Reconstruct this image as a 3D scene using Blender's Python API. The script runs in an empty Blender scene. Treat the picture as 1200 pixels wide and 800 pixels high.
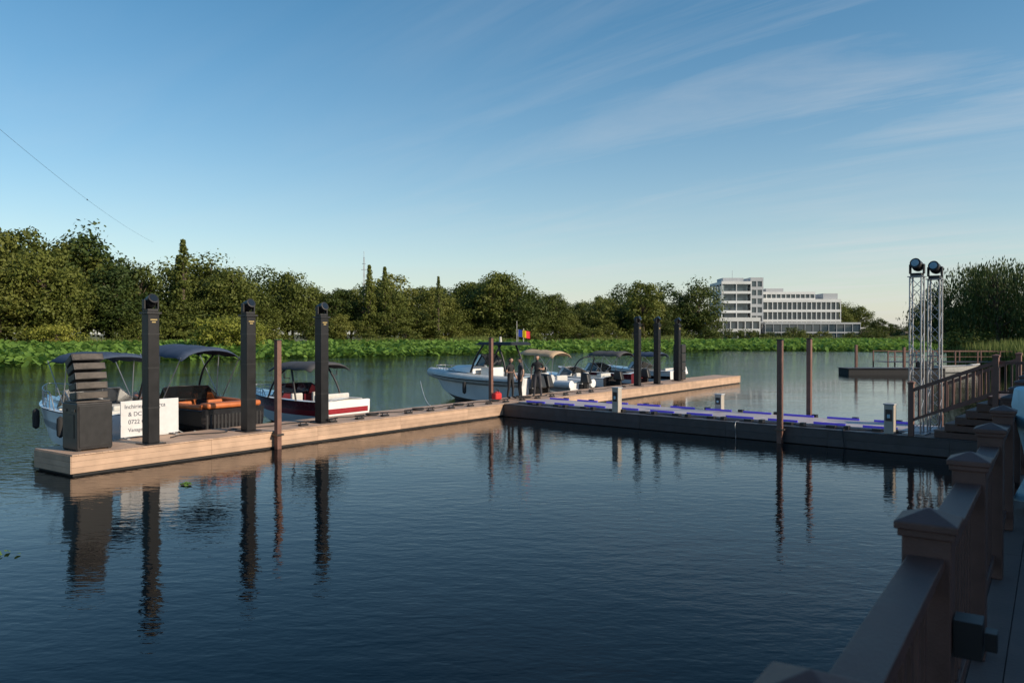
import bpy, math, random
import numpy as np
from mathutils import Vector, Matrix
R=math.radians
random.seed(7); rng=np.random.default_rng(7)
scene=bpy.context.scene
COL=scene.collection
# ------------------------------------------------------------ materials
def newmat(name):
    m=bpy.data.materials.new(name); m.use_nodes=True
    nt=m.node_tree; b=nt.nodes['Principled BSDF']; return m,nt,b
def mat(name,col,rough=.5,metal=0,var=.12,scale=6,bump=0,bscale=40,coat=0,spec=.5,island=0):
    m,nt,b=newmat(name); N=nt.nodes; L=nt.links
    b.inputs['Roughness'].default_value=rough; b.inputs['Metallic'].default_value=metal
    b.inputs['Coat Weight'].default_value=coat; b.inputs['Specular IOR Level'].default_value=spec
    tc=N.new('ShaderNodeTexCoord')
    n=N.new('ShaderNodeTexNoise'); n.inputs['Scale'].default_value=scale; n.inputs['Detail'].default_value=6
    L.new(tc.outputs['Object'],n.inputs['Vector'])
    mr=N.new('ShaderNodeMapRange'); mr.inputs[1].default_value=.3; mr.inputs[2].default_value=.7
    mr.inputs[3].default_value=1-var; mr.inputs[4].default_value=1+var
    L.new(n.outputs['Fac'],mr.inputs[0])
    val=mr.outputs[0]
    if island:
        g=N.new('ShaderNodeNewGeometry'); m2=N.new('ShaderNodeMapRange')
        m2.inputs[3].default_value=1-island; m2.inputs[4].default_value=1+island
        L.new(g.outputs['Random Per Island'],m2.inputs[0])
        mu=N.new('ShaderNodeMath'); mu.operation='MULTIPLY'; L.new(val,mu.inputs[0]); L.new(m2.outputs[0],mu.inputs[1]); val=mu.outputs[0]
    mx=N.new('ShaderNodeVectorMath'); mx.operation='SCALE'; mx.inputs[0].default_value=col[:3]
    L.new(val,mx.inputs['Scale']); L.new(mx.outputs[0],b.inputs['Base Color'])
    r2=N.new('ShaderNodeMapRange'); r2.inputs[3].default_value=max(0,rough-.08); r2.inputs[4].default_value=min(1,rough+.1)
    L.new(n.outputs['Fac'],r2.inputs[0]); L.new(r2.outputs[0],b.inputs['Roughness'])
    if bump:
        n2=N.new('ShaderNodeTexNoise'); n2.inputs['Scale'].default_value=bscale; n2.inputs['Detail'].default_value=5
        L.new(tc.outputs['Object'],n2.inputs['Vector'])
        bp=N.new('ShaderNodeBump'); bp.inputs['Strength'].default_value=bump; bp.inputs['Distance'].default_value=.02
        L.new(n2.outputs['Fac'],bp.inputs['Height']); L.new(bp.outputs[0],b.inputs['Normal'])
    return m
def emis(name,col,s):
    m,nt,b=newmat(name); b.inputs['Base Color'].default_value=(*col,1)
    b.inputs['Emission Color'].default_value=(*col,1); b.inputs['Emission Strength'].default_value=s; return m
M={}
M['deck']=mat('deck_composite',(.47,.32,.225),.62,var=.15,scale=2.5,bump=.25,bscale=60,island=.13)
M['deckdark']=mat('deck_dark_grey',(.055,.05,.055),.5,var=.2,scale=3,bump=.2,island=.12)  # dark boards for the runway pier, terrace frame and far docks
M['runway']=mat('runway_deck',(.42,.37,.38),.5,var=.08,scale=2,island=.06)
M['blackpost']=mat('black_powdercoat',(.011,.011,.013),.42,var=.25,scale=4,bump=.1,bscale=90,spec=.35)
M['black']=mat('black_plastic',(.014,.014,.016),.45,var=.2)
M['rubber']=mat('rubber',(.025,.025,.027),.8,var=.2)
M['brownpile']=mat('brown_piling',(.17,.085,.065),.6,var=.2,scale=5,bump=.2)
M['rail']=mat('brown_composite_rail',(.098,.047,.038),.5,var=.16,scale=9,bump=.15,bscale=120,island=.10)
M['terrace']=mat('terrace_boards',(.12,.08,.07),.6,var=.15,scale=4,bump=.2,island=.12)
M['steel']=mat('brushed_steel',(.42,.41,.40),.32,metal=.9,var=.15,scale=3)
M['dsteel']=mat('dull_dark_steel',(.10,.09,.085),.45,metal=.6,var=.3,scale=3,bump=.1)
M['grille']=mat('speaker_grille',(.085,.075,.068),.38,metal=.7,var=.3,scale=5,bump=.5,bscale=140)
M['alu']=mat('aluminium',(.36,.37,.39),.42,metal=.8,var=.08)
M['cab']=mat('cabinet_black',(.022,.021,.023),.42,metal=.1,var=.2)
M['white']=mat('white_gelcoat',(.74,.75,.76),.22,var=.05,scale=2,coat=.5)
M['offw']=mat('offwhite_vinyl',(.55,.54,.51),.6,var=.1)
M['grey']=mat('grey_gelcoat',(.30,.31,.33),.35,var=.1)
M['hyp']=mat('hypalon_grey',(.52,.54,.54),.55,var=.1)
M['navy']=mat('navy_canvas',(.035,.055,.10),.75,var=.15,bump=.3,bscale=12)
M['charc']=mat('charcoal_canvas',(.06,.06,.065),.8,var=.15,bump=.3,bscale=12)
M['tanc']=mat('tan_canvas',(.42,.31,.2),.8,var=.12,bump=.3,bscale=12)
M['orange']=mat('orange_vinyl',(.46,.13,.035),.5,var=.15)
M['hullblk']=mat('black_gelcoat',(.015,.015,.018),.2,coat=.6,var=.1)
M['red']=mat('red_gelcoat',(.28,.02,.03),.2,coat=.6,var=.1)
M['redbag']=mat('red_fabric',(.5,.02,.02),.7,var=.15)
M['maroon']=mat('maroon_gelcoat',(.12,.02,.03),.25,coat=.5,var=.1)
M['beige']=mat('beige_pedestal',(.42,.38,.33),.5,var=.1)
M['concrete']=mat('concrete_white',(.66,.67,.66),.8,var=.07,scale=.3)
M['concrete2']=mat('concrete_pale_grey',(.42,.44,.46),.8,var=.08,scale=.3)
M['bark']=mat('bark',(.09,.07,.05),.9,var=.3,scale=3)
M['skin']=mat('skin',(.42,.25,.18),.55,var=.05)
M['clothblk']=mat('black_cloth',(.02,.02,.022),.85,var=.2)
M['clothgry']=mat('dark_grey_cloth',(.05,.05,.06),.85,var=.2)
M['hair']=mat('dark_hair',(.02,.014,.01),.6,var=.2)
M['ltblue']=mat('light_blue_cloth',(.40,.58,.66),.7,var=.08,bump=.2)
M['plaster']=mat('plaster',(.35,.30,.26),.8,var=.1,scale=1)
M['roof']=mat('roof_dark',(.06,.05,.05),.8,var=.2,scale=2)
M['paper']=mat('sign_white',(.60,.61,.63),.5,var=.05)
M['ink']=mat('sign_ink',(.03,.04,.08),.5,var=.05)
M['gold']=mat('gold_mark',(.40,.30,.12),.4,var=.05)
M['fblue']=mat('flag_blue',(.0,.03,.3),.7,var=.05); M['fyel']=mat('flag_yellow',(.8,.55,.0),.7,var=.05); M['fred']=mat('flag_red',(.6,.01,.03),.7,var=.05)
M['led']=emis('led_violet_blue',(.06,.045,.42),.4)
def glass(name,col,rough=.05,tr=.0):
    m,nt,b=newmat(name); b.inputs['Base Color'].default_value=(*col,1); b.inputs['Roughness'].default_value=rough
    b.inputs['Transmission Weight'].default_value=tr; b.inputs['Coat Weight'].default_value=.5
    n=nt.nodes.new('ShaderNodeTexNoise'); n.inputs['Scale'].default_value=.6
    bp=nt.nodes.new('ShaderNodeBump'); bp.inputs['Strength'].default_value=.05; nt.links.new(n.outputs['Fac'],bp.inputs['Height']); nt.links.new(bp.outputs[0],b.inputs['Normal'])
    return m
M['tint']=glass('tinted_glass',(.02,.025,.03),.05,.35)
M['win']=glass('window_glass',(.05,.075,.095),.08)
def leafmat(name,c1,c2,trans=.3,sc=.35):
    m,nt,b=newmat(name); N=nt.nodes; L=nt.links
    b.inputs['Roughness'].default_value=.6; b.inputs['Specular IOR Level'].default_value=.25
    tc=N.new('ShaderNodeTexCoord'); n=N.new('ShaderNodeTexNoise'); n.inputs['Scale'].default_value=sc; n.inputs['Detail'].default_value=4
    L.new(tc.outputs['Object'],n.inputs['Vector'])
    oi=N.new('ShaderNodeObjectInfo'); g=N.new('ShaderNodeNewGeometry')
    a=N.new('ShaderNodeMath'); a.operation='ADD'; L.new(n.outputs['Fac'],a.inputs[0]); L.new(oi.outputs['Random'],a.inputs[1])
    a2=N.new('ShaderNodeMath'); a2.operation='MULTIPLY_ADD'; L.new(g.outputs['Random Per Island'],a2.inputs[0]); a2.inputs[1].default_value=.4; L.new(a.outputs[0],a2.inputs[2])
    mr=N.new('ShaderNodeMapRange'); mr.inputs[1].default_value=.35; mr.inputs[2].default_value=1.7; L.new(a2.outputs[0],mr.inputs[0])
    mx=N.new('ShaderNodeMix'); mx.data_type='RGBA'; mx.inputs[6].default_value=(*c1,1); mx.inputs[7].default_value=(*c2,1)
    L.new(mr.outputs[0],mx.inputs[0]); L.new(mx.outputs[2],b.inputs['Base Color'])
    t=N.new('ShaderNodeBsdfTranslucent'); L.new(mx.outputs[2],t.inputs['Color'])
    ms=N.new('ShaderNodeMixShader'); ms.inputs[0].default_value=trans
    L.new(b.outputs[0],ms.inputs[1]); L.new(t.outputs[0],ms.inputs[2]); L.new(ms.outputs[0],N['Material Output'].inputs['Surface'])
    return m
M['leaf']=leafmat('tree_foliage',(.032,.06,.013),(.14,.16,.032))
M['leafl']=leafmat('light_tree_foliage',(.07,.10,.02),(.19,.20,.045))
M['leafd']=leafmat('dark_foliage',(.026,.048,.012),(.065,.095,.022),.2)
M['leafy']=leafmat('yellow_green_foliage',(.17,.20,.03),(.27,.28,.05))
M['lotus']=leafmat('lotus_leaf',(.08,.19,.035),(.21,.34,.065),.4,.12)
M['reed']=leafmat('reed_blade',(.10,.15,.035),(.26,.28,.08),.3,.1)
m,nt,b=newmat('ground_soil_grass'); M['ground']=m
n=nt.nodes.new('ShaderNodeTexNoise'); n.inputs['Scale'].default_value=.08; n.inputs['Detail'].default_value=8
tc=nt.nodes.new('ShaderNodeTexCoord'); nt.links.new(tc.outputs['Object'],n.inputs['Vector'])
cr=nt.nodes.new('ShaderNodeValToRGB'); cr.color_ramp.elements[0].position=.35; cr.color_ramp.elements[0].color=(.05,.07,.02,1); cr.color_ramp.elements[1].position=.65; cr.color_ramp.elements[1].color=(.14,.12,.06,1)
nt.links.new(n.outputs['Fac'],cr.inputs[0]); nt.links.new(cr.outputs[0],b.inputs['Base Color']); b.inputs['Roughness'].default_value=.95
# water: calm in the basin sheltered by the piers, a little more breeze on the open lake
m,nt,b=newmat('lake_water'); M['water']=m; N=nt.nodes; L=nt.links
b.inputs['Base Color'].default_value=(.0015,.0035,.005,1); b.inputs['Roughness'].default_value=.03; b.inputs['IOR'].default_value=1.25
tc=N.new('ShaderNodeTexCoord')
def wn(scale,rot,sx,sy,det):
    mp=N.new('ShaderNodeMapping'); mp.inputs['Scale'].default_value=(sx,sy,1); mp.inputs['Rotation'].default_value=(0,0,rot)
    L.new(tc.outputs['Object'],mp.inputs[0]); q=N.new('ShaderNodeTexNoise'); q.inputs['Scale'].default_value=scale; q.inputs['Detail'].default_value=det
    q.inputs['Distortion'].default_value=.3
    L.new(mp.outputs[0],q.inputs['Vector']); return q.outputs['Fac']
f1=wn(4.6,.35,.5,1.0,2); f2=wn(15,-.2,.6,1.0,2); f3=wn(.4,.5,.6,1,2)
a=N.new('ShaderNodeMath'); a.operation='MULTIPLY_ADD'; L.new(f2,a.inputs[0]); a.inputs[1].default_value=.26; L.new(f1,a.inputs[2])
pat=wn(.06,.1,1,2.2,3)
pm=N.new('ShaderNodeMapRange'); pm.inputs[1].default_value=.35; pm.inputs[2].default_value=.65; pm.inputs[3].default_value=.6; pm.inputs[4].default_value=1.15; L.new(pat,pm.inputs[0])
sx_=N.new('ShaderNodeSeparateXYZ'); L.new(tc.outputs['Object'],sx_.inputs[0])
sh_=N.new('ShaderNodeMath'); sh_.operation='MULTIPLY_ADD'; L.new(sx_.outputs[0],sh_.inputs[0]); sh_.inputs[1].default_value=-1.2; L.new(sx_.outputs[1],sh_.inputs[2])
pr=N.new('ShaderNodeMapRange'); pr.inputs[1].default_value=28; pr.inputs[2].default_value=42; pr.inputs[3].default_value=.24; pr.inputs[4].default_value=1.05; L.new(sh_.outputs[0],pr.inputs[0])
pq=N.new('ShaderNodeMath'); pq.operation='MULTIPLY'; L.new(pm.outputs[0],pq.inputs[0]); L.new(pr.outputs[0],pq.inputs[1])
a3=N.new('ShaderNodeMath'); a3.operation='MULTIPLY'; L.new(a.outputs[0],a3.inputs[0]); L.new(pq.outputs[0],a3.inputs[1])
a4=N.new('ShaderNodeMath'); a4.operation='MULTIPLY_ADD'; L.new(f3,a4.inputs[0]); a4.inputs[1].default_value=.5; L.new(a3.outputs[0],a4.inputs[2])
bp=N.new('ShaderNodeBump'); bp.inputs['Strength'].default_value=1; bp.inputs['Distance'].default_value=.030
L.new(a4.outputs[0],bp.inputs['Height']); L.new(bp.outputs[0],b.inputs['Normal'])
# ------------------------------------------------------------ helpers
def link(o,parent=None):
    COL.objects.link(o)
    if parent: o.parent=parent
    return o
def empty(name,loc=(0,0,0),rz=0,parent=None):
    o=bpy.data.objects.new(name,None); o.location=loc; o.rotation_euler=(0,0,rz); o.empty_display_size=.3
    return link(o,parent)
def meshobj(name,V,F,mats,parent=None,fm=None,smooth=None,loc=(0,0,0),rot=(0,0,0)):
    me=bpy.data.meshes.new(name); me.from_pydata([tuple(v) for v in V],[],[tuple(f) for f in F])
    for m in (mats if isinstance(mats,list) else [mats]): me.materials.append(m)
    if fm is not None: me.polygons.foreach_set('material_index',list(fm))
    if smooth is not None:
        me.polygons.foreach_set('use_smooth',[True]*len(me.polygons)); me.set_sharp_from_angle(angle=R(smooth))
    me.update()
    o=bpy.data.objects.new(name,me); o.location=loc; o.rotation_euler=rot
    return link(o,parent)
BF=[(0,3,2,1),(4,5,6,7),(0,1,5,4),(1,2,6,5),(2,3,7,6),(3,0,4,7)]
def boxv(x0,x1,y0,y1,z0,z1):
    return [(x0,y0,z0),(x1,y0,z0),(x1,y1,z0),(x0,y1,z0),(x0,y0,z1),(x1,y0,z1),(x1,y1,z1),(x0,y1,z1)]
def box(name,x0,x1,y0,y1,z0,z1,m,parent=None,bev=.01,rot=(0,0,0),seg=2):
    cx,cy,cz=(x0+x1)/2,(y0+y1)/2,(z0+z1)/2
    o=meshobj(name,boxv(x0-cx,x1-cx,y0-cy,y1-cy,z0-cz,z1-cz),BF,m,parent,loc=(cx,cy,cz),rot=rot)
    if bev:
        b=o.modifiers.new('b','BEVEL'); b.width=bev; b.segments=seg
        if seg>2: 
            o.data.polygons.foreach_set('use_smooth',[True]*6); o.data.set_sharp_from_angle(angle=R(50))
    return o
class MB:
    def __init__(s): s.V=[];s.F=[];s.I=[]
    def add(s,V,F,i=0):
        k=len(s.V); s.V+=list(V); s.F+=[tuple(a+k for a in f) for f in F]; s.I+=[i]*len(F)
    def box(s,*a,i=0): s.add(boxv(*a),BF,i)
    def strut(s,p,q,r0,r1=None,n=6,i=0):
        r1=r0 if r1 is None else r1
        p=Vector(p);q=Vector(q);d=(q-p)
        if d.length<1e-6:return
        d.normalize(); t=d.orthogonal().normalized(); bb=d.cross(t)
        V=[];F=[]
        for k in range(n):
            a=2*math.pi*k/n; o=t*math.cos(a)+bb*math.sin(a); V.append(tuple(p+o*r0)); V.append(tuple(q+o*r1))
        for k in range(n):
            j=(k+1)%n; F.append((2*k,2*j,2*j+1,2*k+1))
        F.append(tuple(2*k for k in range(n))[::-1]); F.append(tuple(2*k+1 for k in range(n)))
        s.add(V,F,i)
    def obj(s,name,mats,parent=None,smooth=None,**k): return meshobj(name,s.V,s.F,mats,parent,fm=s.I,smooth=smooth,**k)
def tube(name,pts,r,m,parent=None,smooth=False,res=3):
    cu=bpy.data.curves.new(name,'CURVE'); cu.dimensions='3D'; cu.bevel_depth=r; cu.bevel_resolution=res; cu.use_fill_caps=True
    sp=cu.splines.new('BEZIER' if smooth else 'POLY')
    if smooth:
        sp.bezier_points.add(len(pts)-1)
        for b,p in zip(sp.bezier_points,pts): b.co=p; b.handle_left_type=b.handle_right_type='AUTO'
    else:
        sp.points.add(len(pts)-1)
        for b,p in zip(sp.points,pts): b.co=(*p,1)
    cu.materials.append(m)
    return link(bpy.data.objects.new(name,cu),parent)
def text(name,s,size,m,parent,loc,rot):
    cu=bpy.data.curves.new(name,'FONT'); cu.body=s; cu.size=size; cu.extrude=.002; cu.materials.append(m)
    o=bpy.data.objects.new(name,cu); o.location=loc; o.rotation_euler=rot; return link(o,parent)
def lathe(name,prof,m,parent,loc,n=20,rot=(0,0,0)):
    V=[];F=[]
    for (r,z) in prof:
        for k in range(n): a=2*math.pi*k/n; V.append((r*math.cos(a),r*math.sin(a),z))
    for i in range(len(prof)-1):
        for k in range(n): j=(k+1)%n; F.append((i*n+k,i*n+j,(i+1)*n+j,(i+1)*n+k))
    F.append(tuple(range(n))[::-1]); F.append(tuple((len(prof)-1)*n+k for k in range(n)))
    return meshobj(name,V,F,m,parent,smooth=40,loc=loc,rot=rot)
# ------------------------------------------------------------ lake outline
LAKE=[(-260,-200),(-260,60),(-125,88),(-77,118),(-50,138),(0,163),(50,194),(95,205),(104,150),(64,108),(47,84),(44,62),(60,40),(75,0),(75,-200)]
def inside(P,poly):
    x,y=P[:,0],P[:,1]; r=np.zeros(len(P),bool); n=len(poly)
    for i in range(n):
        x1,y1=poly[i]; x2,y2=poly[(i+1)%n]
        c=((y1>y)!=(y2>y))&(x<(x2-x1)*(y-y1)/((y2-y1) if y2!=y1 else 1e-9)+x1); r^=c
    return r
def pdist(P,poly,closed=True):
    d=np.full(len(P),1e9); n=len(poly)
    for i in range(n if closed else n-1):
        a=np.array(poly[i],float); b=np.array(poly[(i+1)%n],float); ab=b-a
        t=np.clip(((P-a)@ab)/(ab@ab),0,1); d=np.minimum(d,np.linalg.norm(P-a-t[:,None]*ab,axis=1))
    return d
g=np.linspace(-1,1,241); ax=np.sinh(g*3.2)/np.sinh(3.2)*2600
GX,GY=np.meshgrid(ax,ax+90); P=np.stack([GX.ravel(),GY.ravel()],1)
d=pdist(P,LAKE)*np.where(inside(P,LAKE),-1,1)
z=np.interp(d,[-20,-3,1,4,60,300,2600],[-2.5,-1.2,.25,.7,1.1,1.6,3.0])
V=np.column_stack([P,z]).tolist(); n=241
F=[(j*n+i,j*n+i+1,(j+1)*n+i+1,(j+1)*n+i) for j in range(n-1) for i in range(n-1)]
meshobj('ground',V,F,M['ground'],smooth=60)
meshobj('lake_water',[(-270,-210,0),(110,-210,0),(110,215,0),(-270,215,0)],[(0,1,2,3)],M['water'])
# ------------------------------------------------------------ lotus field
FRONT=[(-150,40),(-90,54),(-51,73),(-45,98),(-25,111),(0,132),(36,161),(60,157),(76,149),(88,158)]
LOT=FRONT+[(97,206),(50,198),(0,167),(-50,142),(-77,122),(-130,92)]
C=rng.uniform([-150,38],[98,208],(200000,2)); 
dd=pdist(C,LOT); ins=inside(C,LOT)&inside(C,LAKE)
edge=rng.random(len(C))<np.clip(dd/3+.12,0,1)
C=C[ins&edge]; df=pdist(C,FRONT,False)
nL=len(C); r=rng.uniform(.24,.46,nL); h=np.where(rng.random(nL)<.15,.04,rng.uniform(.4,1.25,nL))*np.clip(.35+df/6,0,1)*(1+np.clip((df-8)/18,0,.75))
h+=.22*np.sin(C[:,0]*.35)*np.cos(C[:,1]*.4); h=np.maximum(h,.04)
tilt=rng.uniform(0,.85,nL); az=rng.uniform(0,6.283,nL)
V=np.zeros((nL,7,3)); V[:,0]=np.column_stack([C,h-.10*(h>.1)-0.0])
for k in range(6):
    a=2*math.pi*k/6+az*3; rr=r*rng.uniform(.85,1.1,nL)
    V[:,k+1,0]=C[:,0]+rr*np.cos(a); V[:,k+1,1]=C[:,1]+rr*np.sin(a); V[:,k+1,2]=h+rr*np.cos(a-az)*np.tan(tilt)*(h>.1)
ids=np.arange(nL)[:,None]*7
F=np.concatenate([np.stack([ids[:,0],ids[:,0]+k+1,ids[:,0]+(k+1)%6+1],1) for k in range(6)])
meshobj('lotus_field',V.reshape(-1,3).tolist(),F.tolist(),M['lotus'],smooth=80)
for (cx_,cy_,nn_) in ((-7.1,17.2,14),(-7.55,11.75,5)):
    mb=MB()
    for k in range(nn_):
        x=cx_+random.gauss(0,.10); y=cy_+random.gauss(0,.09); rr=random.uniform(.03,.07)
        mb.add([(x+rr*math.cos(a),y+rr*math.sin(a),.01+random.uniform(0,.04)) for a in [q*math.pi/4 for q in range(8)]],[tuple(range(8))])
    mb.obj('floating_weed_clump',[M['lotus']])
bank=[(-125,88),(-77,118),(-50,138),(0,163),(50,194),(95,205),(104,150),(64,108),(47,84),(44,62)]
Vr=[];Fr=[]
for i in range(len(bank)-1):
    a=np.array(bank[i],float); b=np.array(bank[i+1],float); ln=np.linalg.norm(b-a); nn=np.array([-(b-a)[1],(b-a)[0]])/ln
    for k in range(int(ln*110)):
        t=random.random(); p=a+(b-a)*t+nn*random.uniform(-1,9 if i<5 else 3); patch=.5+.5*math.sin(p[0]*.21)*math.cos(p[1]*.13)
        hh=random.uniform(.9,1.5)+1.5*patch; w=random.uniform(.05,.12); an=random.uniform(0,3.14); lx,ly=random.gauss(0,.2),random.gauss(0,.2)
        q=len(Vr); c,s=math.cos(an)*w,math.sin(an)*w
        Vr+=[(p[0]-c,p[1]-s,-.1),(p[0]+c,p[1]+s,-.1),(p[0]+c*.7+lx*.5,p[1]+s*.7+ly*.5,.3+hh*.6),(p[0]+lx,p[1]+ly,.4+hh)]
        Fr+=[(q,q+1,q+2),(q,q+2,q+3)]
meshobj('reed_bank',Vr,Fr,M['reed'])
# ------------------------------------------------------------ trees
def tree_mesh(name,h,r,kind,seed,leaf,nc=60,per=70,ls=.26):
    rs=np.random.default_rng(seed); rd=random.Random(seed); mb=MB()
    if kind=='poplar': z0,z1=.06*h,h
    elif kind=='bush': z0,z1=0,h
    elif kind=='willow': z0,z1=.12*h,h
    else: z0,z1=.16*h,h
    cz=(z0+z1)/2; rz=(z1-z0)/2
    lob=rs.normal(size=(5,3)); lob/=np.linalg.norm(lob,axis=1)[:,None]; la=rs.uniform(-.3,.32,5)
    cs=[]
    for k in range(nc):
        if kind=='poplar':
            zt=k/(nc-1); wr=r*.8*(min(1,zt/.25)**.6)*(1-max(0,zt-.4)/.6)**.75; an=rs.uniform(0,6.28); q=wr*rs.uniform(.3,1)
            cs.append((q*math.cos(an),q*math.sin(an),z0+(z1-z0)*zt*.97)); continue
        dv=rs.normal(size=3); dv/=np.linalg.norm(dv)
        f=rs.uniform(.25,.92)**.6
        f*=1+sum(la[i]*max(0,dv@lob[i])**2 for i in range(5))
        p=dv*f; pr=r
        if kind=='round': pr=r*(1-.25*p[2]) if p[2]>0 else r*(1+.2*p[2])
        cs.append((p[0]*pr,p[1]*pr,max(.3,cz+p[2]*rz)))
    top=z0+(z1-z0)*.72; lean=(rd.gauss(0,.03)*h,rd.gauss(0,.03)*h)
    if kind=='poplar': lean=(0,0)
    tr=.022*h+.05
    pts=[Vector((lean[0]*t,lean[1]*t,top*t)) for t in (0,.3,.6,1)]
    for i in range(3): mb.strut(pts[i],pts[i+1],tr*(1-.28*i),tr*(1-.28*(i+1)),7,0)
    for k in range(0,nc,3):
        c=Vector(cs[k]); t=min(.95,max(.2,(c.z*.72)/top)); b0=Vector((lean[0]*t,lean[1]*t,top*t)); mid=(b0+c)/2+Vector((0,0,.06*h*rd.random()))
        if kind=='poplar': mid=(b0+c)/2
        mb.strut(b0,mid,tr*.38,tr*.2,5,0); mb.strut(mid,c,tr*.2,tr*.05,5,0)
    V=mb.V;F=mb.F;I=mb.I
    for ci,c in enumerate(cs):
        cr=r*rs.uniform(.17,.34)*1.2
        if kind=='poplar': cr=r*(.62-.42*(ci/(nc-1))**2)*rs.uniform(.8,1.15)
        n=int(per*rs.uniform(.6,1.3)); dv=rs.normal(size=(n,3)); dv/=np.linalg.norm(dv,axis=1)[:,None]
        rad=cr*rs.uniform(.45,1.12,n)[:,None]; pos=np.array(c)+dv*rad*np.array([1.15,1.15,.75])
        if kind=='willow': pos[:,2]-=np.abs(rs.normal(0,.12*h,n))*(rs.random(n)<.6)
        pos[:,2]=np.maximum(pos[:,2],.05)
        nv=dv+rs.normal(0,.40,(n,3)); nv[:,2]+=.25; nv/=np.linalg.norm(nv,axis=1)[:,None]
        t=np.cross(nv,rs.normal(size=(n,3))); t/=np.linalg.norm(t,axis=1)[:,None]; bb=np.cross(nv,t)
        s=ls*rs.uniform(.5,1.25,n)[:,None]
        if kind=='willow': t=t*.4+np.array([0,0,-1]); bb*=.5
        k0=len(V)
        Q=np.stack([pos-t*s,pos-bb*s*.6,pos+t*s,pos+bb*s*.6],1).reshape(-1,3)
        V+=Q.tolist(); F+=[(k0+4*i,k0+4*i+1,k0+4*i+2,k0+4*i+3) for i in range(n)]; I+=[1]*n
    me=bpy.data.meshes.new(name); me.from_pydata(V,[],F); me.materials.append(M['bark']); me.materials.append(leaf)
    me.polygons.foreach_set('material_index',I); me.update(); return me
TR=[tree_mesh('deciduous_%d'%i,10,(3.3,3.9,4.2,3.0,3.7,4.4)[i],'round',11+i,M['leaf'] if i!=4 else M['leafl'],nc=66,per=95,ls=.19) for i in range(6)]
TD=[tree_mesh('dark_deciduous_%d'%i,10,3.9,'round',41+i,M['leafd'],nc=66,per=95,ls=.19) for i in range(2)]
PO=[tree_mesh('poplar_%d'%i,10,.95,'poplar',61+i,M['leafl'] if i==0 else M['leaf'],nc=60,per=60,ls=.13) for i in range(2)]
BU=[tree_mesh('shrub_%d'%i,4,2.5,'bush',71+i,M['leaf'] if i else M['leafl'],nc=34,per=70,ls=.17) for i in range(3)]
BY=tree_mesh('yellow_shrub',4,2.7,'bush',81,M['leafy'],nc=40,per=90,ls=.15)
WI=[tree_mesh('willow_%d'%i,10,4.2,'willow',91+i,M['leafd'],nc=70,per=90,ls=.22) for i in range(2)]  # backlit shade of the willows is put into their dark leaf colour
def inst(name,me,x,y,h,base,parent=None,wid=1,z=None):
    o=bpy.data.objects.new(name,me); s=h/base; o.scale=(s*wid,s*wid,s); o.rotation_euler=(0,0,random.uniform(0,6.28))
    o.location=(x,y,.6 if z is None else z); return link(o,parent)
TL=[(-170,70,19.5),(-130,95,19.5),(-105,112,19.5),(-80.4,127,19.7),(-72.4,135,20),(-66,142,18.6),(-62,148,17),(-56.3,150,16.8),(-49.8,155,15.6),(-42.9,160,16.2),(-35.4,165,14.2),(-23.7,170,14.6),(-11.6,180,13),(-4,185,16.6),(8,190,14.4),(21.4,200,11.8),(28,203,12.2),(33,205,16.4),(42,208,12),(49,213,15)]
tl=empty('distant_treeline')
def along(step,off,hs,meshes,base,wj,hj,jit=2):
    acc=0
    for i in range(len(TL)-1):
        a=Vector(TL[i][:2]); b=Vector(TL[i+1][:2]); ln=(b-a).length; dr=(b-a).normalized(); nn=Vector((-dr.y,dr.x))
        s=acc
        while s<ln:
            t=s/ln; p=a+dr*s+nn*(off+random.uniform(-jit,jit)); H=(TL[i][2]*(1-t)+TL[i+1][2]*t)*hs*random.uniform(*hj)
            inst('tree',random.choice(meshes),p.x,p.y,H,base,tl,random.uniform(*wj)); s+=step*random.uniform(.7,1.3)
        acc=s-ln
along(5.4,1,1.0,TR+TD,10,(.75,1.1),(.62,1.0))
along(5.6,10,1.04,TR+TD,10,(.85,1.2),(.82,1.06))
along(7,22,1.05,TR+TD,10,(1,1.3),(.8,1.0))
along(4.5,-5,.30,BU,4,(.9,1.5),(.5,1.4),3)
along(7,-3,.55,TR,10,(1.1,1.5),(.7,1.2),2)
for k in range(34): inst('tree',random.choice(TR),random.uniform(112,300),random.uniform(320,350),random.uniform(12,15.5),10,tl,1.2,1.6)
for k in range(30): inst('tree',random.choice(TR),60+k*2.6,random.uniform(306,330),random.uniform(10,14),10,tl,1.2,1.6)
for k in range(26): inst('shrub',random.choice(BU),60+k*3.4,random.uniform(236,250),random.uniform(2.6,4.6),4,tl,1.2,1)
for k in range(30): inst('tree',random.choice(TR),118+random.uniform(0,60),random.uniform(210,280),random.uniform(5,8),10,tl,1.3,1)
for (x,y,h,w,q) in [(-59.8,145,20.3,1.15,0),(-61.6,147,17.6,1.0,0),(-29.2,163,17.2,1.0,1),(-26.2,164,16.9,.95,1),(-15.5,168,15.2,.8,0)]: inst('poplar_tree',PO[q],x,y,h,10,None,w)
inst('yellow_shrub',BY,-43.5,118,5.8,4,None,1.05); inst('yellow_shrub',BY,-40.2,120,5.0,4,None,1.0)
inst('yellow_shrub',BY,-70,122,4.6,4,None,1.2)
for (x,y,h) in [(-4,180,17.3),(.5,181,14.5),(33.2,200,16.4),(50,212,17.0),(-52,150,14.5),(-75,128,16.5)]:
    inst('deciduous_tree',random.choice(TR[:3]),x,y,h,10)
for (x,y,h) in [(52.5,86,10.6),(57,92,11.6),(60.5,84,12),(64,95,12.5),(55,80,10),(70,90,13),(76,84,13),(49.5,92,8.5),(59,100,11.5),(66,80,12.5)]:
    inst('willow_tree',random.choice(WI),x,y,h,10,None,1.05)
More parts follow.
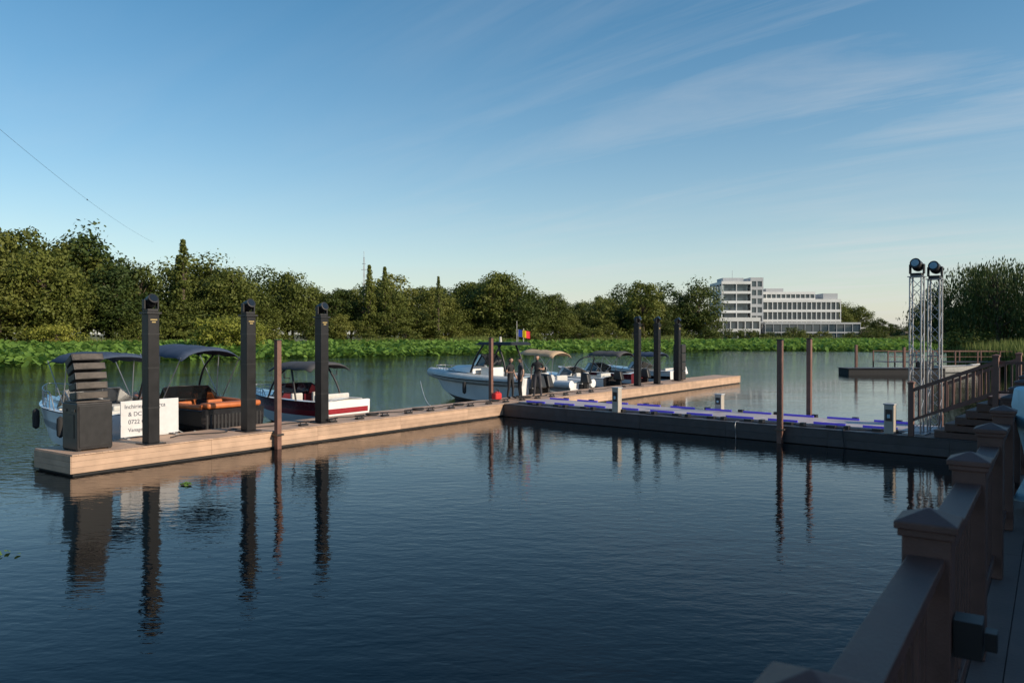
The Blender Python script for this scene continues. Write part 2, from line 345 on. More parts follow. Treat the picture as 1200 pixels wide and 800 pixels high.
for k in range(12): inst('shrub',random.choice(BU),48+k*2.2+random.uniform(-1,1),80+random.uniform(0,6),random.uniform(2,4),4,tl,1.2)
# mast
ma=empty('radio_mast',(-32.5,175,1)); mb=MB()
for s in range(12):
    z=s*1.6; w=.3-.018*s
    for (sx,sy) in ((1,1),(-1,1),(-1,-1),(1,-1)): mb.strut((sx*w,sy*w,z),(sx*(w-.018),sy*(w-.018),z+1.6),.04,n=4)
    mb.strut((w,w,z),(-w,w,z+1.6),.02,n=4); mb.strut((-w,-w,z),(w,-w,z+1.6),.02,n=4)
mb.strut((0,0,19),(0,0,20.5),.05)
mb.strut((-.6,0,16.5),(.6,0,16.5),.06); mb.strut((-.4,0,17.8),(.4,0,17.8),.06)
mb.obj('lattice',[M['concrete2']],ma)
def cat(a,b,sag,n=24): 
    a=Vector(a);b=Vector(b); return [tuple(a.lerp(b,i/n)-Vector((0,0,4*sag*(i/n)*(1-i/n)))) for i in range(n+1)]
oc=empty('overhead_cable'); tube('wire',cat((-35,50,18.6),(-62,138,19.2),.9),.011,M['black'],oc)
w1=Vector((-35,50,18.6)).lerp(Vector((-62,138,19.2)),.42)-Vector((0,0,.877)); mb=MB(); mb.strut(w1,w1+Vector((-.1,.3,0)),.06); mb.obj('marker',[M['black']],oc)
oc=empty('overhead_cable'); tube('wire',cat((-42,60,12.6),(-72,122,11.5),.8),.011,M['black'],oc)
# ------------------------------------------------------------ modernist building
bd=empty('modernist_office_building',(0,0,0))
def bblock(name,x0,x1,y0,y1,z0,z1,st,mull,wall,inset=.5,parapet=1.0,band=1.15,mw=.35):
    fh=(z1-parapet-z0)/st; w=MB(); gl=MB()
    gl.box(x0+inset,x1-inset,y0+inset,y1-inset,z0,z1-parapet*.5)
    for s in range(st+1):
        zb=z0+s*fh; w.box(x0,x1,y0,y1,zb-.15 if s else zb,zb+(band if s<st else parapet))
    nx=max(1,int((x1-x0)/mull))
    for k in range(nx+1):
        x=x0+(x1-x0-mw)*k/nx
        w.box(x+.03,x+mw-.03,y0+.06,y0+.46,z0+.05,z1-.3); w.box(x+.03,x+mw-.03,y1-.46,y1-.06,z0+.05,z1-.3)
    ny=max(1,int((y1-y0)/mull))
    for k in range(1,ny):
        y=y0+(y1-y0)*k/ny
        w.box(x0+.06,x0+.46,y-.17,y+.17,z0+.05,z1-.3); w.box(x1-.46,x1-.06,y-.17,y+.17,z0+.05,z1-.3)
    gl.obj(name+'_glazing',[M['win']],bd); w.obj(name+'_walls',[wall],bd)
bblock('tower',70.5,80.6,268,284,1,21.2,6,3.4,M['concrete'],1.2,.8,.7,.3)
bblock('core',80.8,85.2,270,282,1,22.6,7,2.2,M['concrete2'],.3,1.1,.9,.5)
bblock('wing',80.7,112.6,272.5,288,1,15.4,4,1.6,M['concrete'],.5,.9,.7,.3)
bblock('wing_top_storey',80.9,104.5,274.5,287,15.41,18.0,1,1.6,M['concrete'],.4,.7,.4,.3)
bblock('low_hall',63.5,80.5,258,267.5,1,8.8,2,2.2,M['concrete'],.4,1.1,.8)
bblock('glass_pavilion',82,113,258,266,1,7.2,2,2.5,M['concrete2'],.25,.4,.25,.2)
mb=MB(); mb.box(72,79,272,280,21.3,22.6); mb.box(107,112,274,284,15.5,17.4); mb.box(88,94,276,282,18.1,19.2)
mb.strut((76,275,22.6),(76,275,25.4),.06)
for k in range(9): mb.strut((70.6+k*1.23,268.1,21.1),(70.6+k*1.23,268.1,22.0),.04,n=4)
mb.strut((70.6,268.1,22.0),(80.5,268.1,22.0),.05,n=4); mb.obj('roof_plant',[M['concrete2']],bd)
hs=empty('low_brick_building',(0,0,0)); mb=MB(); mb.box(118,137,272,282,1,5.2); mb.obj('walls',[M['plaster']],hs)
mb=MB(); mb.box(117.4,137.6,271.4,282.6,5.21,5.7); mb.obj('roof',[M['concrete']],hs)
mb=MB(); [mb.box(119.5+k*3.2,121.5+k*3.2,271.9,272.1,2.2,4.2) for k in range(6)]; mb.obj('windows',[M['win']],hs)
# ------------------------------------------------------------ MAIN PIER  local x=s, y=t
AP=math.atan2(.811,.585)
def decking(mb,x0,x1,y0,y1,z,w=.14,gap=.006,i=0,th=.03):
    x=x0
    while x<x1-1e-3: mb.box(x,min(x+w-gap,x1),y0,y1,z-th,z,i=i); x+=w
PIER=(-10.08,18.2,0)
mp=empty('wooden_pier',PIER,AP)
mb=MB(); decking(mb,0,43.4,-.03,1.83,.5); mb.obj('deck_boards',[M['deck']],mp)
mb=MB()
for zt,zb in ((.468,.335),(.33,.197),(.192,.06)):
    x=0
    while x<43.4:
        e=min(x+3.6,43.4); mb.box(x+.003,e-.003,0,.025,zb,zt); mb.box(x+.003,e-.003,1.775,1.8,zb,zt); x+=3.6
    mb.box(-.025,-.001,.0,1.8,zb,zt); mb.box(43.401,43.425,0,1.8,zb,zt)
mb.obj('fascia_boards',[M['deck']],mp)
mb=MB(); mb.box(.05,43.35,.05,1.75,-.4,.46); mb.obj('floats',[M['rubber']],mp)
ACR=math.atan2(-.669,.743)
CR=(-.34,31.7,0)
cp=empty('runway_pier',CR,ACR)
mb=MB(); decking(mb,-.6,17.1,-.0,3.0,.494,i=0); mb.obj('deck_boards',[M['deckdark']],cp)
mb=MB(); x=.05
while x<15.2: mb.box(x,min(x+1.98,15.2),.85,2.75,.496,.535); x+=2.0
mb.obj('runway_panels',[M['runway']],cp)
mb=MB()
for zt,zb in ((.46,.24),(.235,.02)):
    x=.0
    while x<19: mb.box(x+.003,min(x+3.2,19)-.003,-.03,-.005,zb,zt); mb.box(x+.7,x+3.2-.003,3.005,3.03,zb,zt); x+=3.2
mb.obj('fascia_boards',[M['deckdark']],cp)
mb=MB(); mb.box(.6,19,.05,2.95,-.4,.44); mb.obj('floats',[M['rubber']],cp)
mb=MB(); x=.2
while x<14.6:
    mb.box(x,x+1.0,2.66,2.71,.536,.60); mb.box(x+.25,x+1.2,.87,.92,.536,.60); x+=1.45
mb.obj('led_strips',[M['led']],cp)
mb=MB(); x=.9
while x<14.8:
    mb.box(x,x+.25,.42,.62,.495,.57); mb.box(x+.55,x+.68,.3,.5,.495,.60); mb.box(x-.06,x+.1,2.78,2.95,.495,.62); x+=1.3
mb.obj('stage_light_boxes',[M['black']],cp)
tube('power_cable',[(.3+.45*k,.45+.10*math.sin(k*2.1)+random.gauss(0,.04),.51) for k in range(33)],.014,M['rubber'],cp,True)
tube('hanging_cable',[(9.9,.3,.5),(9.95,-.06,.47),(9.98,-.08,.1),(9.97,-.09,-.2)],.010,M['alu'],cp,True)
tube('hanging_cable_b',[(13.2,.3,.5),(13.25,-.06,.47),(13.3,-.08,.1),(13.3,-.09,-.2)],.012,M['rubber'],cp,True)
tube('mooring_cable',[(3+.5*k,1.05+.18*math.sin(k*1.7)+random.gauss(0,.07),.515) for k in range(60)],.018,M['rubber'],mp,True)
mb=MB()
for k in range(16):
    x=6.8+k*1.15; mb.box(x,x+.28,.28,.42,.502,.56); mb.strut((x+.03,.35,.55),(x+.03,.35,.62),.02); mb.strut((x+.25,.35,.55),(x+.25,.35,.62),.02); mb.strut((x-.06,.35,.62),(x+.34,.35,.62),.022)
mb.obj('deck_cleats',[M['black']],mp)
for k in range(5):
    s0=10.3+k*2.3
    tube('rope_coil',[(s0+.2*math.cos(a)*(1+.02*a),.85+.14*math.sin(a)*(1+.02*a),.515+.004*a) for a in [q*.5 for q in range(34)]],.016,M['rubber'],mp,True)
def W(o,x,y,ang):
    c,s=math.cos(ang),math.sin(ang); return (o[0]+c*x-s*y,o[1]+s*x+c*y)
def lampbollard(s,t,h=3.27,rz=0):
    x,y=W(PIER,s,t,AP); e=empty('spotlight_post',(x,y,.5),AP+rz)
    box('base_plate',-.26,.26,-.26,.26,.0,.03,M['blackpost'],e,.006)
    box('shaft',-.15,.15,-.15,.15,.03,h,M['blackpost'],e,.012)
    mb=MB(); 
    for z in (.9,1.9,2.75): mb.box(-.155,.155,-.155,.155,z,z+.03)
    mb.box(-.19,.19,-.19,.19,h,h+.05); mb.obj('trim_bands',[M['black']],e)
    box('head_base',-.15,.15,-.13,.13,h+.05,h+.13,M['black'],e,.02)
    box('yoke_arm_a',-.20,-.155,-.06,.06,h+.11,h+.36,M['black'],e,.015); box('yoke_arm_b',.155,.20,-.06,.06,h+.11,h+.36,M['black'],e,.015)
    ta=R(62+random.uniform(-12,12))
    lathe('spot_head',[(.06,-.18),(.125,-.16),(.15,-.08),(.145,.02),(.125,.1),(.135,.13),(.135,.17),(.10,.175)],M['black'],e,(0,0,h+.31),18,(ta,0,0))
    lathe('spot_lens',[(.1,.176),(.1,.182)],M['tint'],e,(0,0,h+.31),16,(ta,0,0))
    mb=MB(); mb.box(-.09,.09,-.156,-.1505,h-.16,h-.13); mb.box(-.05,.05,-.156,-.1505,h-.22,h-.19); mb.obj('plain_mark',[M['gold']],e)
for (s,t) in [(2.1,.33),(5.15,.56),(7.85,.57),(29.8,.75),(31.9,.6),(35.3,.9)]: lampbollard(s,t)
x,y=W(PIER,36.5,1.3,AP); e=empty('loudspeaker_tower',(x,y,.5),AP)
for k in range(4):
    box('cabinet_%d'%k,-.3,.3,-.28,.28,.02+k*.54,.54+k*.54,M['black'],e,.02)
    box('grille_%d'%k,-.26,.26,-.292,-.282,.06+k*.54,.5+k*.54,M['rubber'],e,.004)
def piling(o,ang,x,y,top=3.1):
    X,Y=W(o,x,y,ang); e=empty('mooring_piling',(X,Y,0),ang)
    box('pile',-.075,.075,-.075,.075,-1.5,top,M['brownpile'],e,.012)
    box('cap',-.09,.09,-.09,.09,top,top+.03,M['black'],e,.006)
    mb=MB(); mb.box(-.12,.12,-.12,.12,.38,.43); mb.obj('pile_guide',[M['dsteel']],e)
piling(PIER,AP,5.63,-.14,3.08); piling(PIER,AP,18.4,1.96,3.1); piling(CR,ACR,11.45,-.18,3.08); piling(CR,ACR,11.0,3.2,3.1)
# loudspeaker stack: subwoofer with a curved line-array on top
x,y=W(PIER,.72,.72,AP); k=empty('loudspeaker_stack',(x,y,.5),AP)
box('subwoofer',-.42,.42,-.36,.36,.03,1.13,M['cab'],k,.02)
box('sub_grille',-.38,.38,-.378,-.362,.09,1.07,M['black'],k,.008)
box('sub_side_plate',-.432,-.422,-.22,.22,.3,.86,M['black'],k,.004)
for (hx,hy) in ((-.43,-.2),(-.43,.2)): box('side_handle',hx-.012,hx,hy-.08,hy+.08,.93,.99,M['dsteel'],k,.005)
mb=MB(); [mb.box(a_,a_+.08,b_,b_+.08,0,.03) for a_ in (-.4,.32) for b_ in (-.34,.26)]; mb.obj('feet',[M['rubber']],k)
box('stack_frame',-.40,.40,-.30,.30,1.135,1.175,M['dsteel'],k,.006)
yb,zb,ang=.24,1.18,0.0
for q in range(5):
    ang=R(3+5.5*q); hh=.185
    e2=empty('array_element_%d'%q,(0,yb,zb),0,k); e2.rotation_euler=(-ang*.0-ang,0,0)
    V=[(-.38,-.50,0.012),(.38,-.50,0.012),(.30,0,0),(-.30,0,0),(-.38,-.50,hh),(.38,-.50,hh),(.30,0,hh-.02),(-.30,0,hh-.02)]
    o=meshobj('cabinet',V,BF,M['cab'],e2); bv=o.modifiers.new('b','BEVEL'); bv.width=.012; bv.segments=2
    meshobj('grille',[(-.35,-.506,.028),(.35,-.506,.028),(.35,-.506,hh-.016),(-.35,-.506,hh-.016),(0,-.515,.028),(0,-.515,hh-.016)],[(0,4,5,3),(4,1,2,5)],M['grille'],e2)
    for s_ in (-1,1): meshobj('side_rigging',[(s_*.383,-.46,.03),(s_*.333,-.05,.03),(s_*.333,-.05,hh-.03),(s_*.383,-.46,hh-.02)],[(0,1,2,3)],M['grille'],e2)
    yb+=math.sin(ang)*.19; zb+=math.cos(ang)*.19
# sign
x,y=W(PIER,2.85,1.66,AP); sg=empty('boat_rental_sign',(x,y,.5),AP)
box('board',-.82,.82,0,.03,.05,1.0,M['paper'],sg,.01)
mb=MB(); mb.box(-.7,-.66,.03,.06,0,.9); mb.box(.66,.7,.03,.06,0,.9); mb.box(-.72,-.64,-.15,.2,0,.03); mb.box(.64,.72,-.15,.2,0,.03); mb.obj('legs',[M['alu']],sg)
for q,(tx,sz) in enumerate([('Inchirieri de Barca',.155),('& DC anl',.16),('0722 GC',.16),('Vanagea',.14)]):
    text('line_%d'%q,tx,sz,M['ink'],sg,(-.72 if q==0 else -.62,-.004,.8-q*.205),(R(90),0,0))
def pedestal(x,y,h=.85,m='beige'):
    X,Y=W(CR,x,y,ACR); e=empty('power_pedestal',(X,Y,.494),ACR)
    box('body',-.13,.13,-.12,.12,.0,h,M[m],e,.015); box('cap',-.15,.15,-.14,.14,h,h+.04,M['concrete2'],e,.01)
    box('socket_panel',-.09,.09,-.135,-.122,h*.45,h*.85,M['cab'],e,.006); box('socket',-.04,.04,-.15,-.136,h*.55,h*.68,M['ltblue'],e,.006)
pedestal(5.27,.24); pedestal(14.45,.22,.8); pedestal(7.9,2.85,.6,'beige')
def truss(x,y,h=4.35,w=.145):
    X,Y=W(CR,x,y,ACR); e=empty('lighting_truss',(X,Y,.494),ACR); mb=MB()
    cs=[(w,w),(-w,w),(-w,-w),(w,-w)]; n=14
    for c in cs: mb.strut((*c,.03),(*c,h),.022,n=8)
    for s in range(n):
        z0=.03+(h-.03)*s/n; z1=.03+(h-.03)*(s+1)/n
        for a in range(4):
            p,q=cs[a],cs[(a+1)%4]
            if s%2: p,q=q,p
            mb.strut((*p,z0),(*q,z1),.009,n=5)
            if s%7==0: mb.strut((*p,z0),(*q,z0),.016,n=5)
    mb.box(-.28,.28,-.28,.28,0,.03); mb.box(-.2,.2,-.2,.2,h,h+.02); mb.obj('lattice',[M['alu']],e)
    box('head_base',-.15,.15,-.13,.13,h+.02,h+.11,M['black'],e,.02)
    box('yoke_a',-.2,-.15,-.06,.06,h+.09,h+.36,M['black'],e,.02); box('yoke_b',.15,.2,-.06,.06,h+.09,h+.36,M['black'],e,.02)
    lathe('head',[(.06,-.2),(.13,-.17),(.15,-.08),(.145,.05),(.12,.12),(.14,.16),(.14,.2),(.1,.205)],M['black'],e,(0,0,h+.33),20,(R(75),0,0))
    lathe('lens',[(.1,.206),(.1,.212)],M['steel'],e,(0,0,h+.33),16,(R(75),0,0))
truss(15.02,.62); truss(15.32,1.25,4.3)
# ------------------------------------------------------------ stairs + terrace + rail
st=empty('pier_stairs',CR,ACR); mb=MB(); nst=6; r0=1.156/nst
for q in range(nst):
    x0=15.6+q*.25; z=.5+r0*(q+1)
    mb.box(x0-.02,x0+.27,.14,2.86,z-.035,z); mb.box(x0+.005,x0+.02,.16,2.84,z-r0,z-.037)
mb.obj('treads',[M['terrace']],st)
mb=MB()
for q in range(nst):
    x0=15.6+q*.25; z=.5+r0*(q+1)
    for yy in (.10,2.875): mb.box(x0,17.1,yy,yy+.025,z-r0+.002,z-.038)
mb.obj('side_cladding',[M['rail']],st)
def post(mb,x,y,z0,zt,w=.065):
    mb.box(x-w,x+w,y-w,y+w,z0,zt-.07)
    mb.box(x-w-.012,x+w+.012,y-w-.012,y+w+.012,zt-.07,zt-.045); k=w+.022
    mb.add([(x-k,y-k,zt-.045),(x+k,y-k,zt-.045),(x+k,y+k,zt-.045),(x-k,y+k,zt-.045),(x-k,y-k,zt-.02),(x+k,y-k,zt-.02),(x+k,y+k,zt-.02),(x-k,y+k,zt-.02),(x,y,zt+.02)],[(0,3,2,1),(0,1,5,4),(1,2,6,5),(2,3,7,6),(3,0,4,7),(4,5,8),(5,6,8),(6,7,8),(7,4,8)])
mb=MB()
for yy in (.02,2.98):
    post(mb,15.05,yy,.5,1.98); post(mb,17.05,yy,.5,2.74)
    mb.add([(15.1,yy-.05,1.70),(17.0,yy-.05,2.48),(17.0,yy-.05,2.58),(15.1,yy-.05,1.80),(15.1,yy+.05,1.70),(17.0,yy+.05,2.48),(17.0,yy+.05,2.58),(15.1,yy+.05,1.80)],[(0,1,2,3),(7,6,5,4),(0,4,5,1),(1,5,6,2),(2,6,7,3),(3,7,4,0)])
    mb.add([(15.1,yy-.03,.90),(17.0,yy-.03,1.72),(17.0,yy-.03,1.80),(15.1,yy-.03,.98),(15.1,yy+.03,.90),(17.0,yy+.03,1.72),(17.0,yy+.03,1.80),(15.1,yy+.03,.98)],[(0,1,2,3),(7,6,5,4),(0,4,5,1),(1,5,6,2),(2,6,7,3),(3,7,4,0)])
    for q in range(11):
        x=15.24+q*.165; mb.box(x-.024,x+.024,yy-.02,yy+.02,.96+.43*(x-15.1),1.72+.4*(x-15.1))
mb.obj('stair_railing',[M['brownpile']],st)
E0=Vector((.52,1.38)); ed=Vector((.563,.826)).normalized(); AR=math.atan2(ed.y,ed.x)
c1=Vector(W(CR,17.12,0,ACR)); c2=Vector(W(CR,17.12,3.0,ACR)); off=Vector((ed.y,-ed.x)); far=E0+ed*22.3
TP=[E0-ed*4-off*.12, far-off*.12, c1, c2, Vector((26,24)), Vector((30,8)), Vector((24,-9)), Vector((2,-9))]
te=empty('terrace',(0,0,0)); n=len(TP)
V=[(p.x,p.y,1.62) for p in TP]+[(p.x,p.y,1.35) for p in TP]; F=[tuple(range(n)),tuple(range(n,2*n))]+[(i,(i+1)%n,n+(i+1)%n,n+i) for i in range(n)]
meshobj('substructure',V,F,M['deckdark'],te)
tb=empty('deck_boards_frame',(E0.x,E0.y,0),AR,te)
mb=MB()
for q in range(20): 
    y=-q*.145+.13; x=-4.2
    while x<22.2: e2=min(x+3.2,22.2); mb.box(x+.003,e2-.003,y-.14,y,1.624,1.652); x+=3.2
mb.obj('deck_boards',[M['terrace']],tb)
mb=MB()
for x in np.arange(-4,22,.19): mb.box(x,x+.18,.125,.15,-.3,1.66)
mb.obj('skirt_boards',[M['rail']],tb)
mb=MB()
for x in np.arange(17.15,18.6,.19): mb.box(x,x+.18,-.0,.03,-.3,1.66)
sk=empty('skirt_frame',CR,ACR,te); mb.obj('skirt_boards_b',[M['rail']],sk)
tr=empty('terrace_railing',(E0.x,E0.y,0),AR)
mb=MB(); SP=1.57
for q in range(-2,15): post(mb,q*SP,0,1.655,2.65,.073)
o=mb.obj('posts',[M['rail']],tr); q=o.modifiers.new('b','BEVEL'); q.width=.004; q.segments=2
mb=MB()
for q in range(-2,14):
    a=q*SP+.076; b2=(q+1)*SP-.076
    mb.box(a,b2,-.055,.055,2.485,2.52); mb.box(a,b2,-.03,.03,2.41,2.483); mb.box(a,b2,-.03,.03,1.75,1.81)
    m_=int((b2-a)/.135)
    for z_ in range(1,m_): x=a+(b2-a)*z_/m_; mb.box(x-.019,x+.019,-.019,.019,1.812,2.408)
o=mb.obj('rails_and_balusters',[M['rail']],tr); q=o.modifiers.new('b','BEVEL'); q.width=.004; q.segments=2
mb=MB(); mb.box(SP-.05,SP+.05,-.16,-.078,2.20,2.32); mb.box(SP-.03,SP+.03,-.2,-.165,2.23,2.29)
o=mb.obj('rail_lamp_housing',[M['black']],tr)
mb=MB()
cr2=empty('terrace_front_railing',CR,ACR)
post(mb,18.35,.1,1.655,2.72); mb.box(17.12,18.28,.06,.14,2.50,2.575); mb.box(17.12,18.28,.07,.13,1.75,1.81)
for q in range(8): x=17.25+q*.13; mb.box(x-.019,x+.019,.08,.12,1.81,2.498)
mb.obj('rails',[M['rail']],cr2)
ct=empty('cocktail_table',(4.95,7.1,1.655))
V=[];F=[];nn=40
for i,(rr,zz,am) in enumerate([(0,1.115,0),(.38,1.115,0),(.40,1.10,0),(.41,.95,.012),(.30,.55,.03),(.26,.35,.03),(.36,.08,.05)]):
    for k_ in range(nn):
        a=2*math.pi*k_/nn; q=rr+am*math.sin(8*a); V.append((q*math.cos(a),q*math.sin(a),zz))
for i in range(6):
    for k_ in range(nn): j=(k_+1)%nn; F.append((i*nn+k_,i*nn+j,(i+1)*nn+j,(i+1)*nn+k_))
meshobj('cloth',V,F,M['ltblue'],ct,smooth=50); lathe('foot',[(.25,0),(.24,.02)],M['steel'],ct,(0,0,0))
rb=empty('added_shade_building',(0,0,1.655))  # unseen building, added to throw shade over the terrace and railing
box('walls',9.5,19,-7,9.5,0,5.2,M['plaster'],rb,.01); 
box('roof',8.8,19.7,-7.7,10.2,5.2,5.5,M['roof'],rb,.02)
mb=MB(); fr=MB()
for q in range(6):
    y0=-6.2+q*2.6; mb.box(9.46,9.49,y0,y0+2,.3,2.9); fr.box(9.43,9.485,y0-.08,y0-.003,.2,3.0); fr.box(9.43,9.485,y0+2.003,y0+2.08,.2,3.0); fr.box(9.43,9.485,y0,y0+2,2.903,3.0); fr.box(9.42,9.455,y0+.97,y0+1.03,.3,2.9)
mb.obj('windows',[M['win']],rb); fr.obj('window_frames',[M['black']],rb)
# ------------------------------------------------------------ boats (local x forward, z from waterline)
def hull(e,L,B,H,ms,c0,c1,floor=.25,full=2.4):
    lower,mid,stripe,upper,deck,liner=[M[k] for k in ms]
    N=18; st=[]
    for i in range(N+1):
        t=i/N; b=B/2*(1-max(0,(t-.4)/.6)**full)*(.94+.06*min(1,t/.3)); b=max(b,.03)
        zs=H*(1+.24*t*t); zk=-.28+(zs*.9+.2)*max(0,(t-.66)/.34)**2.2; zc=.04+.5*zs*t**3; bc=b*.86*(1-.25*max(0,t-.5))
        x=L*t; rk=.13*L*t**3
        S=Vector((x,b,zs)); C_=Vector((x-rk*.6,bc,zc)); K=Vector((x-rk,0,zk)); C_.z=max(zc,zk+.02)
        st.append([K,C_,C_.lerp(S,.45)+Vector((0,.02*B*(1-t),0)),C_.lerp(S,.68)+Vector((0,.02*B*(1-t),0)),S,S+Vector((0,.02,.035)),Vector((x,max(b-.12,.012),zs+.06))])
    V=[];F=[];I=[]
    for ring in st: V+=[tuple(p) for p in ring]+[(p.x,-p.y,p.z) for p in ring]
    bm=[0,1,2,3,6,4]
    for i in range(N):
        for k in range(6):
            a=i*14+k; F.append((a,a+14,a+15,a+1)); I.append(bm[k]); a=i*14+7+k; F.append((a+1,a+15,a+14,a)); I.append(bm[k])
    F.append((0,1,2,3,4,5,6,13,12,11,10,9,8,7)); I.append(1)
    def G(i,s): return i*14+(6 if s>0 else 13)
    i0=round(c0*N); i1=round(c1*N); base={}
    for i in range(N+1):
        p=V[G(i,1)]; base[i]=len(V)
        if i0<=i<=i1: 
            V.append((p[0],max(p[1]-.05,.01),floor)); V.append((p[0],-max(p[1]-.05,.01),floor))
        V.append((p[0],0,p[2]+.07))
    for i in range(N):
        if i0<=i<i1:
            a,b_=base[i],base[i+1]
            F+=[(G(i,1),G(i+1,1),b_,a),(a,b_,b_+1,a+1),(a+1,b_+1,G(i+1,-1),G(i,-1))]; I+=[5,5,5]
        else:
            ca=base[i]+(2 if i0<=i<=i1 else 0); cb=base[i+1]+(2 if i0<=i+1<=i1 else 0)
            F+=[(G(i,1),G(i+1,1),cb,ca),(ca,cb,G(i+1,-1),G(i,-1))]; I+=[4,4]
    for i in (i0,i1): 
        a=base[i]; F.append((G(i,1),a+2,G(i,-1),a+1,a)); I.append(5)
    meshobj('hull',V,F,[lower,mid,stripe,upper,deck,liner,M['rubber']],e,I,smooth=35)
    def sheer(t,s=1,dz=0,dy=0):
        b=B/2*(1-max(0,(t-.4)/.6)**full)*(.94+.06*min(1,t/.3)); return (L*t,s*max(b+dy,0),H*(1+.24*t*t)+dz)
    return sheer
def windshield(e,x,w,z,h=.42,wrap=.9,rake=.3,m='tint',fr='alu'):
    bot=[(x-wrap,-w,z),(x-.15,-w*.9,z),(x+.2,-w*.55,z),(x+.32,0,z),(x+.2,w*.55,z),(x-.15,w*.9,z),(x-wrap,w,z)]
    top=[(p[0]-rake*(1 if 0<i<6 else .3),p[1]*.93,p[2]+h*(1 if 0<i<6 else .45)) for i,p in enumerate(bot)]
    meshobj('windshield',bot+top,[(i,i+1,i+8,i+7) for i in range(6)],M[m],e)
    tube('windshield_frame',top,.018,M[fr],e); tube('windshield_base',bot,.015,M[fr],e)
    mb=MB(); [mb.strut(bot[i],top[i],.014) for i in (0,1,2,4,5,6)]; mb.obj('windshield_posts',[M[fr]],e)
def bimini(e,x0,x1,w,z,m,crown=.14,poles=True,tilt=0,zb=.7,droop=.12):
    nx,ny=8,8; V=[];F=[]
    for i in range(nx+1):
        for j in range(ny+1):
            a=i/nx; b=j/ny*2-1; zz=z+crown*(1-b*b)+tilt*a+.04*math.sin(a*math.pi*3)**2-.02-droop*(abs(b)**6)-droop*.5*(abs(2*a-1)**8)
            V.append((x0+(x1-x0)*a,b*w,zz))
    for i in range(nx):
        for j in range(ny): k=i*(ny+1)+j; F.append((k,k+1,k+ny+2,k+ny+1))
    o=meshobj('bimini_canvas',V,F,M[m],e,smooth=60); so=o.modifiers.new('s','SOLIDIFY'); so.thickness=.03
    if poles:
        xm=(x0+x1)/2
        for s in (-1,1):
            tube('bow_pole_a',[(xm-.1,s*w*1.02,zb),(x0+.05,s*w*.99,z-.08)],.015,M['alu'],e); tube('bow_pole_b',[(xm,s*w*1.02,zb),(x1-.05,s*w*.99,z-.08+tilt)],.015,M['alu'],e)
            tube('bow_pole_c',[(xm+.2,s*w*1.02,zb),(xm,s*w*.99,z-.06+tilt/2)],.015,M['alu'],e)
def seats(e,z,lst,m):
    for k,(x,y,l,w) in enumerate(lst):
        box('seat_base_%d'%k,x,x+l,y-w/2,y+w/2,z,z+.38,M[m],e,.05,seg=4); box('seat_back_%d'%k,x-.14,x-.002,y-w/2,y+w/2,z+.1,z+.85,M[m],e,.05,seg=4)
def outboard(e,x=-.15,y=0,m='black',s=1):
    o=meshobj('outboard_cowl',[(-.55*s+x,-.2*s+y,.75),(x,-.2*s+y,.75),(x,.2*s+y,.75),(x-.55*s,.2*s+y,.75),(x-.42*s,-.15*s+y,.75+.5*s),(x-.05,-.17*s+y,.75+.55*s),(x-.05,.17*s+y,.75+.55*s),(x-.42*s,.15*s+y,.75+.5*s)],BF,M[m],e)
    b=o.modifiers.new('b','BEVEL'); b.width=.07; b.segments=4; mb=MB()
    mb.box(x-.4*s,x-.12,y-.08,y+.08,-.5,.76); mb.box(x-.5*s,x-.1,y-.03,y+.03,-.25,-.2); mb.box(x-.15,x+.15,y-.12,y+.12,.45,.7); mb.obj('outboard_leg',[M[m]],e)
def rail(e,sh,t0,t1,h=.42,n=7,m='alu'):
    for s in (-1,1):
        pts=[sh(t0+(t1-t0)*i/n,s,h*(1 if i else .1),-.08) for i in range(n+1)]; tube('bow_rail',pts,.016,M[m],e,True)
        pts2=[sh(t0+(t1-t0)*i/n,s,h*.5,-.08) for i in range(1,n+1)]; tube('bow_rail_mid',pts2,.011,M[m],e,True)
        mb=MB(); [mb.strut(sh(t0+(t1-t0)*i/n,s,.03,-.08),sh(t0+(t1-t0)*i/n,s,h,-.08),.013) for i in range(1,n+1)]; mb.obj('stanchions',[M[m]],e)
    p=[sh(t1,-1,h,-.08),(sh(t1)[0]+.15,0,sh(t1)[2]+h),sh(t1,1,h,-.08)]; tube('pulpit',p,.016,M[m],e,True)
def fender(e,x,y,z): lathe('fender',[(.02,-.3),(.09,-.24),(.1,0),(.09,.24),(.02,.3)],M['rubber'],e,(x,y,z),12)
def boat(name,s,t,rz=0):
    x,y=W(PIER,s,t,AP); return empty(name,(x,y,0),AP+math.pi/2+rz)
# 1 white cabin cruiser
b=boat('cabin_cruiser_boat',3.05,2.5,.02); sh=hull(b,5.3,2.3,1.0,('grey','white','grey','white','white','offw'),.08,.5,.3)
windshield(b,3.0,.98,1.14,.5); rail(b,sh,.5,.95,.5); bimini(b,.9,3.2,1.0,2.55,'navy',tilt=.02,zb=1.05)
V=[(2.9,-.75,1.1),(4.5,-.3,1.25),(4.5,.3,1.25),(2.9,.75,1.1),(3.1,-.6,1.36),(4.1,-.25,1.4),(4.1,.25,1.4),(3.1,.6,1.36)]
o=meshobj('cabin_top',V,BF,M['white'],b); q=o.modifiers.new('b','BEVEL'); q.width=.06; q.segments=3
box('hatch',3.35,3.8,-.22,.22,1.38,1.415,M['tint'],b,.01)
seats(b,.3,[(.5,0,.5,1.7),(2.0,.5,.5,.5),(2.0,-.5,.5,.5)],'offw'); outboard(b,-.1,0,'white')
box('console',2.5,2.8,-.9,-.2,.3,1.15,M['grey'],b,.05,seg=3)
for k in (.35,.72): p=sh(k,1,-.35,.12); fender(b,*p)
